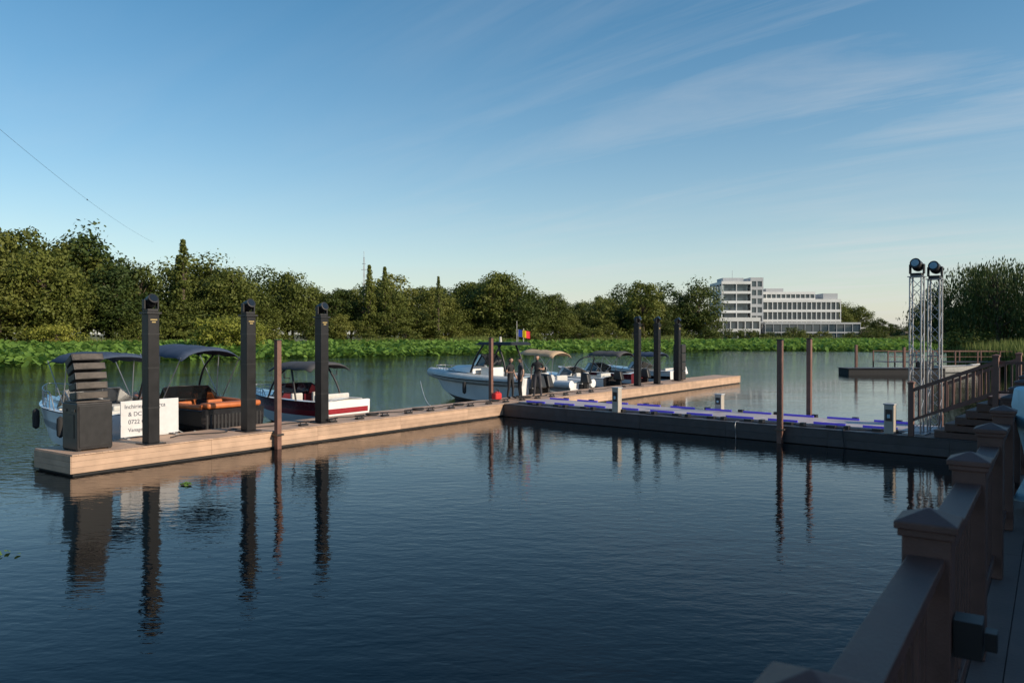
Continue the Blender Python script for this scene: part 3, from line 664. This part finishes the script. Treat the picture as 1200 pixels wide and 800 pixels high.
# 2 black and orange deck boat
b=boat('orange_deck_boat',5.95,2.4,0); sh=hull(b,5.4,2.35,.95,('hullblk','hullblk','hullblk','hullblk','charc','charc'),.06,.8,.3,3.2)
for s in (-1,1): tube('orange_coaming',[sh(.03+.05*k,s,.12,-.12) for k in range(18)],.085,M['orange'],b,True)
seats(b,.3,[(.55,0,.5,1.8),(1.9,.55,.5,.55),(1.9,-.55,.5,.55),(3.4,.65,.9,.4),(3.4,-.65,.9,.4)],'orange')
box('sunpad',-.1,.35,-.95,.95,1.03,1.2,M['orange'],b,.07,seg=4); windshield(b,2.9,.95,1.1,.45,.6,.2,'tint','black')
bimini(b,1.1,3.5,1.05,2.62,'navy',crown=.2,tilt=.1,zb=1.1)
for s in (-1,1): tube('tower_leg',[(3.6,s*1.05,1.05),(3.1,s*1.0,2.1),(2.5,s*.95,2.55)],.035,M['black'],b,True)
mb=MB()
for k in range(16): mb.box(-.012,-.002,-1.0+k*.125,-.94+k*.125,.3,.85)
mb.obj('transom_grille',[M['rubber']],b)
# 3 red/white wakeboard boat
b=boat('wakeboard_boat',10.55,2.3,.03); sh=hull(b,5.3,2.25,.88,('maroon','white','red','maroon','white','maroon'),.12,.62,.28)
windshield(b,3.2,.95,1.0,.42,.8,.25,'tint','black'); seats(b,.28,[(.9,0,.5,1.6),(2.2,.5,.5,.5),(2.2,-.5,.5,.5)],'offw')
for s in (-1,1):
    tube('tower_leg_front',[(3.0,s*1.08,.95),(2.7,s*1.0,1.6),(2.2,s*.85,2.08)],.035,M['black'],b,True); tube('tower_leg_rear',[(1.5,s*1.08,.95),(1.7,s*1.0,1.5),(2.0,s*.85,2.08)],.035,M['black'],b,True)
    tube('board_rack',[(1.9,s*1.0,1.7),(1.9,s*1.25,1.72),(1.9,s*1.25,1.9)],.02,M['black'],b)
tube('tower_top',[(2.1,-.85,2.08),(2.1,.85,2.08)],.035,M['black'],b); bimini(b,.9,3.1,.95,2.12,'charc',poles=False,tilt=-.02,crown=.12)
box('engine_box',.05,.7,-.8,.8,.55,.98,M['offw'],b,.07,seg=4); box('swim_platform',-.5,-.02,-.95,.95,.28,.34,M['charc'],b,.02)
box('transom_stripe',-.014,-.003,-.95,.95,.50,.68,M['red'],b,.003)
rail(b,sh,.62,.93,.25)
# 4 big walkaround RIB with hard top
b=boat('hardtop_rib_boat',22.5,2.5,.0); sh=hull(b,6.5,2.5,1.15,('grey','white','white','grey','white','offw'),.06,.55,.35)
for s in (-1,1): tube('collar',[sh(-.03+.0665*k,s,-.08,.10) for k in range(16)],.23,M['hyp'],b,True,5)
for s in (-1,1): tube('rub_strake',[sh(-.02+.066*k,s,-.12,.325) for k in range(15)],.03,M['rubber'],b,True,2)
V=[(3.1,-.75,1.3),(5.3,-.35,1.45),(5.3,.35,1.45),(3.1,.75,1.3),(3.3,-.6,1.75),(4.6,-.25,1.7),(4.6,.25,1.7),(3.3,.6,1.75)]
o=meshobj('cuddy',V,BF,M['white'],b); q=o.modifiers.new('b','BEVEL'); q.width=.08; q.segments=3
windshield(b,3.2,.72,1.72,.55,.7,.35,'tint','black'); box('console',2.1,2.9,-.45,.45,.35,1.65,M['white'],b,.08,seg=4)
for s in (-1,1):
    tube('top_leg_front',[(3.3,s*.72,1.4),(2.9,s*.75,2.2),(2.5,s*.72,2.75)],.05,M['black'],b,True); tube('top_leg_rear',[(1.1,s*.72,1.2),(1.3,s*.75,2.1),(1.6,s*.72,2.75)],.05,M['black'],b,True)
o=meshobj('hard_top',[(.7,-.85,2.74),(3.1,-.75,2.74),(3.1,.75,2.74),(.7,.85,2.74),(.85,-.75,2.9),(2.8,-.62,2.88),(2.8,.62,2.88),(.85,.75,2.9)],BF,M['black'],b); q=o.modifiers.new('b','BEVEL'); q.width=.04; q.segments=3
seats(b,.35,[(.5,0,.4,1.6),(1.4,0,.5,1.1)],'charc'); outboard(b,-.15,.32,'black',1.2); outboard(b,-.15,-.32,'black',1.2)
rail(b,sh,.6,.9,.3); 
for k in (.2,.45): p=sh(k,1,-.5,.42); fender(b,*p)
mb=MB(); mb.strut((.8,.3,2.9),(.8,.3,3.9),.012); mb.strut((.9,-.4,2.9),(.9,-.4,3.55),.015); mb.strut((2.0,0,2.88),(2.0,0,3.15),.08,.05); mb.obj('antennas',[M['offw']],b)
fx,fy=W(PIER,22.3,3.3,AP); fl=empty('romanian_flag',(fx,fy,2.9)); tube('pole',[(0,0,0),(0,0,.62)],.012,M['alu'],fl)
V=[];F=[];I=[]
for i in range(10):
    for j in range(5): V.append((.02+i*.062,.05*math.sin(i*.9)*(i/9),.60-j*.085-.012*i))
for i in range(9):
    for j in range(4): k=i*5+j; F.append((k,k+1,k+6,k+5)); I.append(i//3)
meshobj('cloth',V,F,[M['fblue'],M['fyel'],M['fred']],fl,I)
# 5 small RIB with tan canopy
b=boat('inflatable_boat',26.6,2.4,-.1); sh=hull(b,4.8,1.9,.7,('white','white','white','white','white','grey'),.05,.7,.25)
for s in (-1,1): tube('collar',[sh(-.03+.0665*k,s,0,.05) for k in range(16)],.22,M['white'],b,True,5)
box('console',2.3,2.8,-.3,.3,.25,1.2,M['white'],b,.06,seg=3); seats(b,.25,[(1.3,0,.5,.9)],'offw'); bimini(b,1.2,3.6,.8,2.2,'tanc',tilt=.1,zb=.9); outboard(b,-.1,0,'black'); windshield(b,2.7,.3,1.15,.35,.2,.1)
# 6-8 further boats
b=boat('speedboat',30.0,2.4,0); sh=hull(b,5.2,2.1,.85,('white','hullblk','white','white','white','offw'),.08,.58,.25); windshield(b,3.1,.85,.98,.42); seats(b,.25,[(.6,0,.5,1.4),(2.0,.45,.5,.45),(2.0,-.45,.5,.45)],'offw'); outboard(b); 
for s in (-1,1): tube('arch',[(2.0,s*.95,.95),(1.7,s*.9,1.7),(1.5,s*.6,1.95),(1.5,0,2.0)],.035,M['black'],b,True)
b=boat('speedboat',33.3,2.4,0); sh=hull(b,5.6,2.2,.95,('white','maroon','white','maroon','white','charc'),.08,.58,.25); windshield(b,3.3,.9,1.08,.45); seats(b,.25,[(.6,0,.5,1.4),(2.0,.45,.5,.45)],'charc'); outboard(b); bimini(b,.8,3.0,.9,2.1,'charc',zb=1.0)
b=boat('speedboat',38.6,2.4,0); sh=hull(b,5.2,2.2,.9,('hullblk','white','hullblk','white','white','offw'),.08,.55,.25); windshield(b,3.1,.9,1.03,.42); seats(b,.25,[(.6,0,.5,1.4)],'offw'); outboard(b,m='white'); bimini(b,1.0,2.9,.9,1.95,'navy',zb=1.0)
ml=empty('mooring_lines')
def PW(s,t,z): x,y=W(PIER,s,t,AP); return (x,y,z)
for (a,b_) in [((14.2,1.7,.52),(21.2,8.6,.9)),((4.2,1.7,.52),(3.9,2.7,.95)),((9.3,1.7,.52),(9.7,2.5,.85)),((24.3,1.7,.52),(23.5,3.2,.95))]:
    p=PW(*a); q=PW(*b_); tube('line',cat(p,q,.25,12),.014,M['offw'],ml,True)
# ------------------------------------------------------------ people
def person(name,s,t,face,joints,top='clothblk',bot='clothblk',cap=False,h=1.76,sleeve=False,headturn=0):
    x,y=W(PIER,s,t,AP); e=empty(name,(x,y,.502),face); e.scale=(h/1.78,)*3
    J={'pel':((0,0,.96),(.155,.11)),'sp':((0,.0,1.13),(.135,.10)),'ch':((0,.01,1.33),(.165,.115)),'nb':((0,.015,1.48),(.075,.07)),'nk':((0,.0,1.56),(.052,.055)),'hd':((0,-.01,1.62),(.05,.055))}
    E=[('pel','sp',0),('sp','ch',0),('ch','nb',0),('nb','nk',2),('nk','hd',2)]
    for sd,sg in (('L',1),('R',-1)):
        J['sh'+sd]=((sg*.185,.01,1.42),(.062,.062))
        el,wr=joints['arm'+sd]
        J['el'+sd]=(el,(.043,.043)); J['wr'+sd]=(wr,(.026,.03))
        mid=tuple((a+b)/2 for a,b in zip(J['sh'+sd][0],el)); J['sm'+sd]=(mid,(.053,.053))
        d=(Vector(wr)-Vector(el)).normalized(); J['pa'+sd]=(tuple(Vector(wr)+d*.07),(.034,.018))
        sdv=d.cross(Vector((0,0,1)) if abs(d.z)<.8 else Vector((1,0,0))).normalized()
        E+=[('ch','sh'+sd,0),('sh'+sd,'sm'+sd,0),('sm'+sd,'el'+sd,0 if sleeve else 2),('el'+sd,'wr'+sd,0 if sleeve else 2),('wr'+sd,'pa'+sd,2)]
        for f in range(4):
            o=(f-1.5)*.021; ln=(.05,.06,.055,.042)[f]
            b0=Vector(J['pa'+sd][0])+sdv*o+d*.025; b1=b0+d*ln*.6+Vector((0,-.012,0)); 
            J['fa%d'%f+sd]=(tuple(b0),(.009,.009)); J['fb%d'%f+sd]=(tuple(b1+d*ln*.4+Vector((0,-.018,0))),(.008,.008))
            E+=[('pa'+sd,'fa%d'%f+sd,2),('fa%d'%f+sd,'fb%d'%f+sd,2)]
        J['th'+sd]=(tuple(Vector(wr)+d*.05+sdv*-.045+Vector((0,-.02,0))),(.01,.01)); E.append(('wr'+sd,'th'+sd,2))
        hp,kn,an,to=joints['leg'+sd]
        J['hp'+sd]=(hp,(.092,.095)); J['kn'+sd]=(kn,(.06,.062)); J['an'+sd]=(an,(.042,.045)); J['to'+sd]=(to,(.045,.032))
        E+=[('pel','hp'+sd,1),('hp'+sd,'kn'+sd,1),('kn'+sd,'an'+sd,1),('an'+sd,'to'+sd,3)]
    ks=list(J); ix={k:i for i,k in enumerate(ks)}
    me=bpy.data.meshes.new('body'); me.from_pydata([J[k][0] for k in ks],[(ix[a],ix[b]) for a,b,_ in E],[])
    o=bpy.data.objects.new('tmp',me); COL.objects.link(o); sk=o.modifiers.new('s','SKIN'); sk.use_smooth_shade=True
    for k in ks: me.skin_vertices[0].data[ix[k]].radius=J[k][1]
    sb=o.modifiers.new('ss','SUBSURF'); sb.levels=2; sb.render_levels=2
    dg=bpy.context.evaluated_depsgraph_get(); dg.update(); m2=bpy.data.meshes.new_from_object(o.evaluated_get(dg)); bpy.data.objects.remove(o)
    m2.materials.clear()
    for k in (top,bot,'skin','black'): m2.materials.append(M[k])
    segs=[(Vector(J[a][0]),Vector(J[b][0]),mi,max(J[a][1][0],J[b][1][0])) for a,b,mi in E]
    for p in m2.polygons:
        c=p.center; best=9;bi=0
        for a,b,mi,rr in segs:
            ab=b-a; tt=max(0,min(1,(c-a).dot(ab)/ab.dot(ab))); dd_=(c-a-ab*tt).length-rr*.9
            if dd_<best: best=dd_; bi=mi
        if c.z<.09: bi=3
        elif bi==0 and c.z<.93 and abs(c.x)<.17: bi=1
        p.material_index=bi; p.use_smooth=True
    bo=bpy.data.objects.new('body',m2); link(bo,e)
    V=[];F=[];I=[]; nu,nv=20,14
    for j in range(nv+1):
        ph=math.pi*j/nv; 
        for i in range(nu):
            th=2*math.pi*i/nu; nx,ny,nz=math.sin(ph)*math.cos(th),math.sin(ph)*math.sin(th),math.cos(ph)
            px,py,pz=nx*.076,ny*.097,nz*.118
            if nz<0: px*=1+.28*nz; py*=1+.12*nz
            if ny<-.9 and -.25<nz<.1: py-=.018
            if ny<-.75 and .12<nz<.3 and .2<abs(nx)<.6: py+=.008
            V.append((px,py,pz)); 
    for j in range(nv):
        for i in range(nu):
            k=(i+1)%nu; F.append((j*nu+i,(j+1)*nu+i,(j+1)*nu+k,j*nu+k)); c=V[j*nu+i]; I.append(1 if (c[2]>.055 or (c[1]>-.005 and c[2]>-.05)) else 0)
    hd=meshobj('head',V,F,[M['skin'],M['hair']],e,I,smooth=80,loc=(0,-.015,1.675),rot=(R(-8),0,headturn))
    mb=MB()
    for sg in (-1,1): mb.strut((sg*.07,.0,-.025),(sg*.086,.008,.02),.014,.016,6,0); mb.strut((sg*.03,-.092,.012),(sg*.03,-.086,.012),.009,.009,6,1)
    mb.strut((-.022,-.088,-.055),(.022,-.088,-.055),.005,.005,5,1)
    mb.obj('ears_eyes_mouth',[M['skin'],M['hair']],hd)
    if cap:
        lathe('cap',[(.086,.0),(.088,.03),(.075,.075),(.03,.098)],M['black'],hd,(0,.004,.035),18); box('cap_peak',-.06,.06,-.18,-.07,.035,.043,M['black'],hd,.003)
    return e
leg=lambda sg,dx=0,dy=0:((sg*.09,0,.90),(sg*(.10)+dx*.5,-.03+dy*.5,.49),(sg*.11+dx,.02+dy,.08),(sg*.13+dx,-.17+dy,.045))
person('man_standing',18.85,1.25,R(50),{'armL':((.27,.05,1.15),(.22,-.10,.98)),'armR':((-.26,.02,1.15),(-.14,-.24,1.16)),'legL':leg(1,.03,-.03),'legR':leg(-1,-.02,.04)},'clothblk','clothblk',h=1.76,headturn=.3)
person('man_standing',19.45,1.15,R(-70),{'armL':((.27,.04,1.15),(.26,-.02,.90)),'armR':((-.26,.03,1.15),(-.25,-.04,.90)),'legL':leg(1),'legR':leg(-1)},'clothgry','clothblk',h=1.74,cap=True)
person('man_standing',20.55,1.0,R(-10),{'armL':((.28,.05,1.16),(.16,-.2,1.20)),'armR':((-.27,.04,1.15),(-.27,-.03,.89)),'legL':leg(1,.05,0),'legR':leg(-1,-.03,-.05)},'clothblk','clothgry',h=1.84,headturn=-.3)
x,y=W(PIER,18.0,1.35,AP); e=empty('red_bag',(x,y,.502),AP)
box('bag_body',-.22,.22,-.13,.13,0,.3,M['redbag'],e,.07,seg=4); tube('strap',[(-.15,0,.29),(-.1,0,.42),(.1,0,.42),(.15,0,.29)],.015,M['black'],e,True); box('zip',-.18,.18,-.01,.01,.295,.306,M['black'],e,.002)
x,y=W(PIER,18.35,1.6,AP); e=empty('red_fuel_can',(x,y,.502),AP); box('can',-.12,.12,-.08,.08,0,.32,M['redbag'],e,.03,seg=3); lathe('spout',[(.02,0),(.02,.08)],M['black'],e,(.06,0,.32),10)
# ------------------------------------------------------------ far right docks
fd=empty('floating_dock',(27.0,64,0)); mb=MB(); decking(mb,0,8,0,2.2,.55,.2); mb.obj('deck',[M['deckdark']],fd)
box('float',.1,7.9,.1,2.1,-.3,.5,M['rubber'],fd,.02); box('mooring_post',1.6,1.8,2.3,2.5,-.5,2.4,M['brownpile'],fd,.02); box('mooring_post_b',5.6,5.8,2.3,2.5,-.5,2.2,M['brownpile'],fd,.02)
box('dock_box',6.3,7.4,.9,1.5,.56,1.1,M['cab'],fd,.03)
jd=empty('shore_jetty',(33.5,71,0)); mb=MB(); decking(mb,0,16,0,3,.8,.2); mb.obj('deck',[M['deckdark']],jd); mb=MB()
for q in range(9):
    x=q*2; mb.box(x,x+.1,0,.1,-.8,1.8); mb.box(x,x+.1,2.9,3,-.8,1.8)
mb.box(0,16,.02,.08,1.72,1.78); mb.box(0,16,.02,.08,1.25,1.30); mb.box(0,16,2.92,2.98,1.72,1.78); mb.obj('railing',[M['brownpile']],jd)
b=empty('moored_rowboat',(36.5,68.6,0),R(8)); hull(b,4.2,1.5,.5,('grey','offw','offw','offw','offw','grey'),.08,.75,.15)
for k in (1.0,2.2): box('thwart',k,k+.25,-.6,.6,.42,.46,M['tanc'],b,.01)
# ------------------------------------------------------------ light, sky, camera
sd=Vector((.90,-.43,0)).normalized(); el=R(25); sun=Vector((sd.x*math.cos(el),sd.y*math.cos(el),math.sin(el)))
l=bpy.data.lights.new('sun','SUN'); l.energy=5.0; l.angle=R(.5); l.color=(1,.84,.64); lo=bpy.data.objects.new('sun',l); lo.rotation_euler=sun.to_track_quat('Z','Y').to_euler(); lo.location=(30,-10,30); COL.objects.link(lo)
w=bpy.data.worlds.new('World'); scene.world=w; w.use_nodes=True; nt=w.node_tree; N=nt.nodes; L=nt.links
bg=N['Background']; sky=N.new('ShaderNodeTexSky'); sky.sky_type='NISHITA'; sky.sun_disc=False; sky.sun_elevation=el; sky.sun_rotation=math.atan2(sd.x,sd.y)
sky.air_density=1.0; sky.dust_density=.5; sky.ozone_density=1.4; sky.altitude=100
tc=N.new('ShaderNodeTexCoord'); sep=N.new('ShaderNodeSeparateXYZ'); L.new(tc.outputs['Generated'],sep.inputs[0])
def mth(op,a,b=None,c=None):
    q=N.new('ShaderNodeMath'); q.operation=op
    for i,v in enumerate((a,b,c)):
        if v is None: continue
        if isinstance(v,(int,float)): q.inputs[i].default_value=v
        else: L.new(v,q.inputs[i])
    return q.outputs[0]
hsv=N.new('ShaderNodeHueSaturation'); hsv.inputs['Hue'].default_value=.49; hsv.inputs['Saturation'].default_value=1.38; hsv.inputs['Value'].default_value=.96; L.new(sky.outputs[0],hsv.inputs['Color'])
zz=mth('MAXIMUM',mth('ADD',sep.outputs[2],.06),.03); u=mth('DIVIDE',sep.outputs[0],zz); v=mth('DIVIDE',sep.outputs[1],zz)
cb=N.new('ShaderNodeCombineXYZ'); L.new(u,cb.inputs[0]); L.new(v,cb.inputs[1])
mr_=N.new('ShaderNodeMapping'); mr_.inputs['Rotation'].default_value=(0,0,R(45)); L.new(cb.outputs[0],mr_.inputs[0])
mpn=N.new('ShaderNodeMapping'); mpn.inputs['Scale'].default_value=(.28,1.25,1); mpn.inputs['Location'].default_value=(.6,.4,0); L.new(mr_.outputs[0],mpn.inputs[0])
n1=N.new('ShaderNodeTexNoise'); n1.inputs['Scale'].default_value=1.3; n1.inputs['Detail'].default_value=10; n1.inputs['Roughness'].default_value=.62; n1.inputs['Distortion'].default_value=.6; L.new(mpn.outputs[0],n1.inputs['Vector'])
n2=N.new('ShaderNodeTexNoise'); n2.inputs['Scale'].default_value=.4; n2.inputs['Detail'].default_value=3; L.new(cb.outputs[0],n2.inputs['Vector'])
c1_=N.new('ShaderNodeMapRange'); c1_.inputs[1].default_value=.45; c1_.inputs[2].default_value=.78; L.new(n1.outputs['Fac'],c1_.inputs[0])
c2_=N.new('ShaderNodeMapRange'); c2_.inputs[1].default_value=.34; c2_.inputs[2].default_value=.58; L.new(n2.outputs['Fac'],c2_.inputs[0])
c3_=N.new('ShaderNodeMapRange'); c3_.inputs[1].default_value=-.20; c3_.inputs[2].default_value=.42; c3_.inputs[3].default_value=.18; L.new(sep.outputs[0],c3_.inputs[0])
fac=mth('MULTIPLY',mth('MULTIPLY',c1_.outputs[0],c2_.outputs[0]),mth('MULTIPLY',c3_.outputs[0],.6))
hz=mth('MULTIPLY',mth('POWER',2.718,mth('MULTIPLY',mth('MAXIMUM',sep.outputs[2],0),-7.0)),.66)
mh=N.new('ShaderNodeMix'); mh.data_type='RGBA'; L.new(hz,mh.inputs[0]); L.new(hsv.outputs[0],mh.inputs[6]); mh.inputs[7].default_value=(5.1,5.3,5.3,1)
mx=N.new('ShaderNodeMix'); mx.data_type='RGBA'; L.new(fac,mx.inputs[0]); L.new(mh.outputs[2],mx.inputs[6]); mx.inputs[7].default_value=(5.2,5.2,5.2,1)
L.new(mx.outputs[2],bg.inputs['Color']); bg.inputs['Strength'].default_value=.14
cam=bpy.data.cameras.new('camera'); cam.lens=28; cam.sensor_width=36; cam.clip_end=6000; cam.clip_start=.05
cam.dof.use_dof=True; cam.dof.focus_distance=28; cam.dof.aperture_fstop=4
co=bpy.data.objects.new('camera',cam); co.location=(0,0,3.25); co.rotation_euler=(R(90-.49),0,0); COL.objects.link(co); scene.camera=co
scene.view_settings.view_transform='Standard'; scene.view_settings.look='None'; scene.view_settings.exposure=0
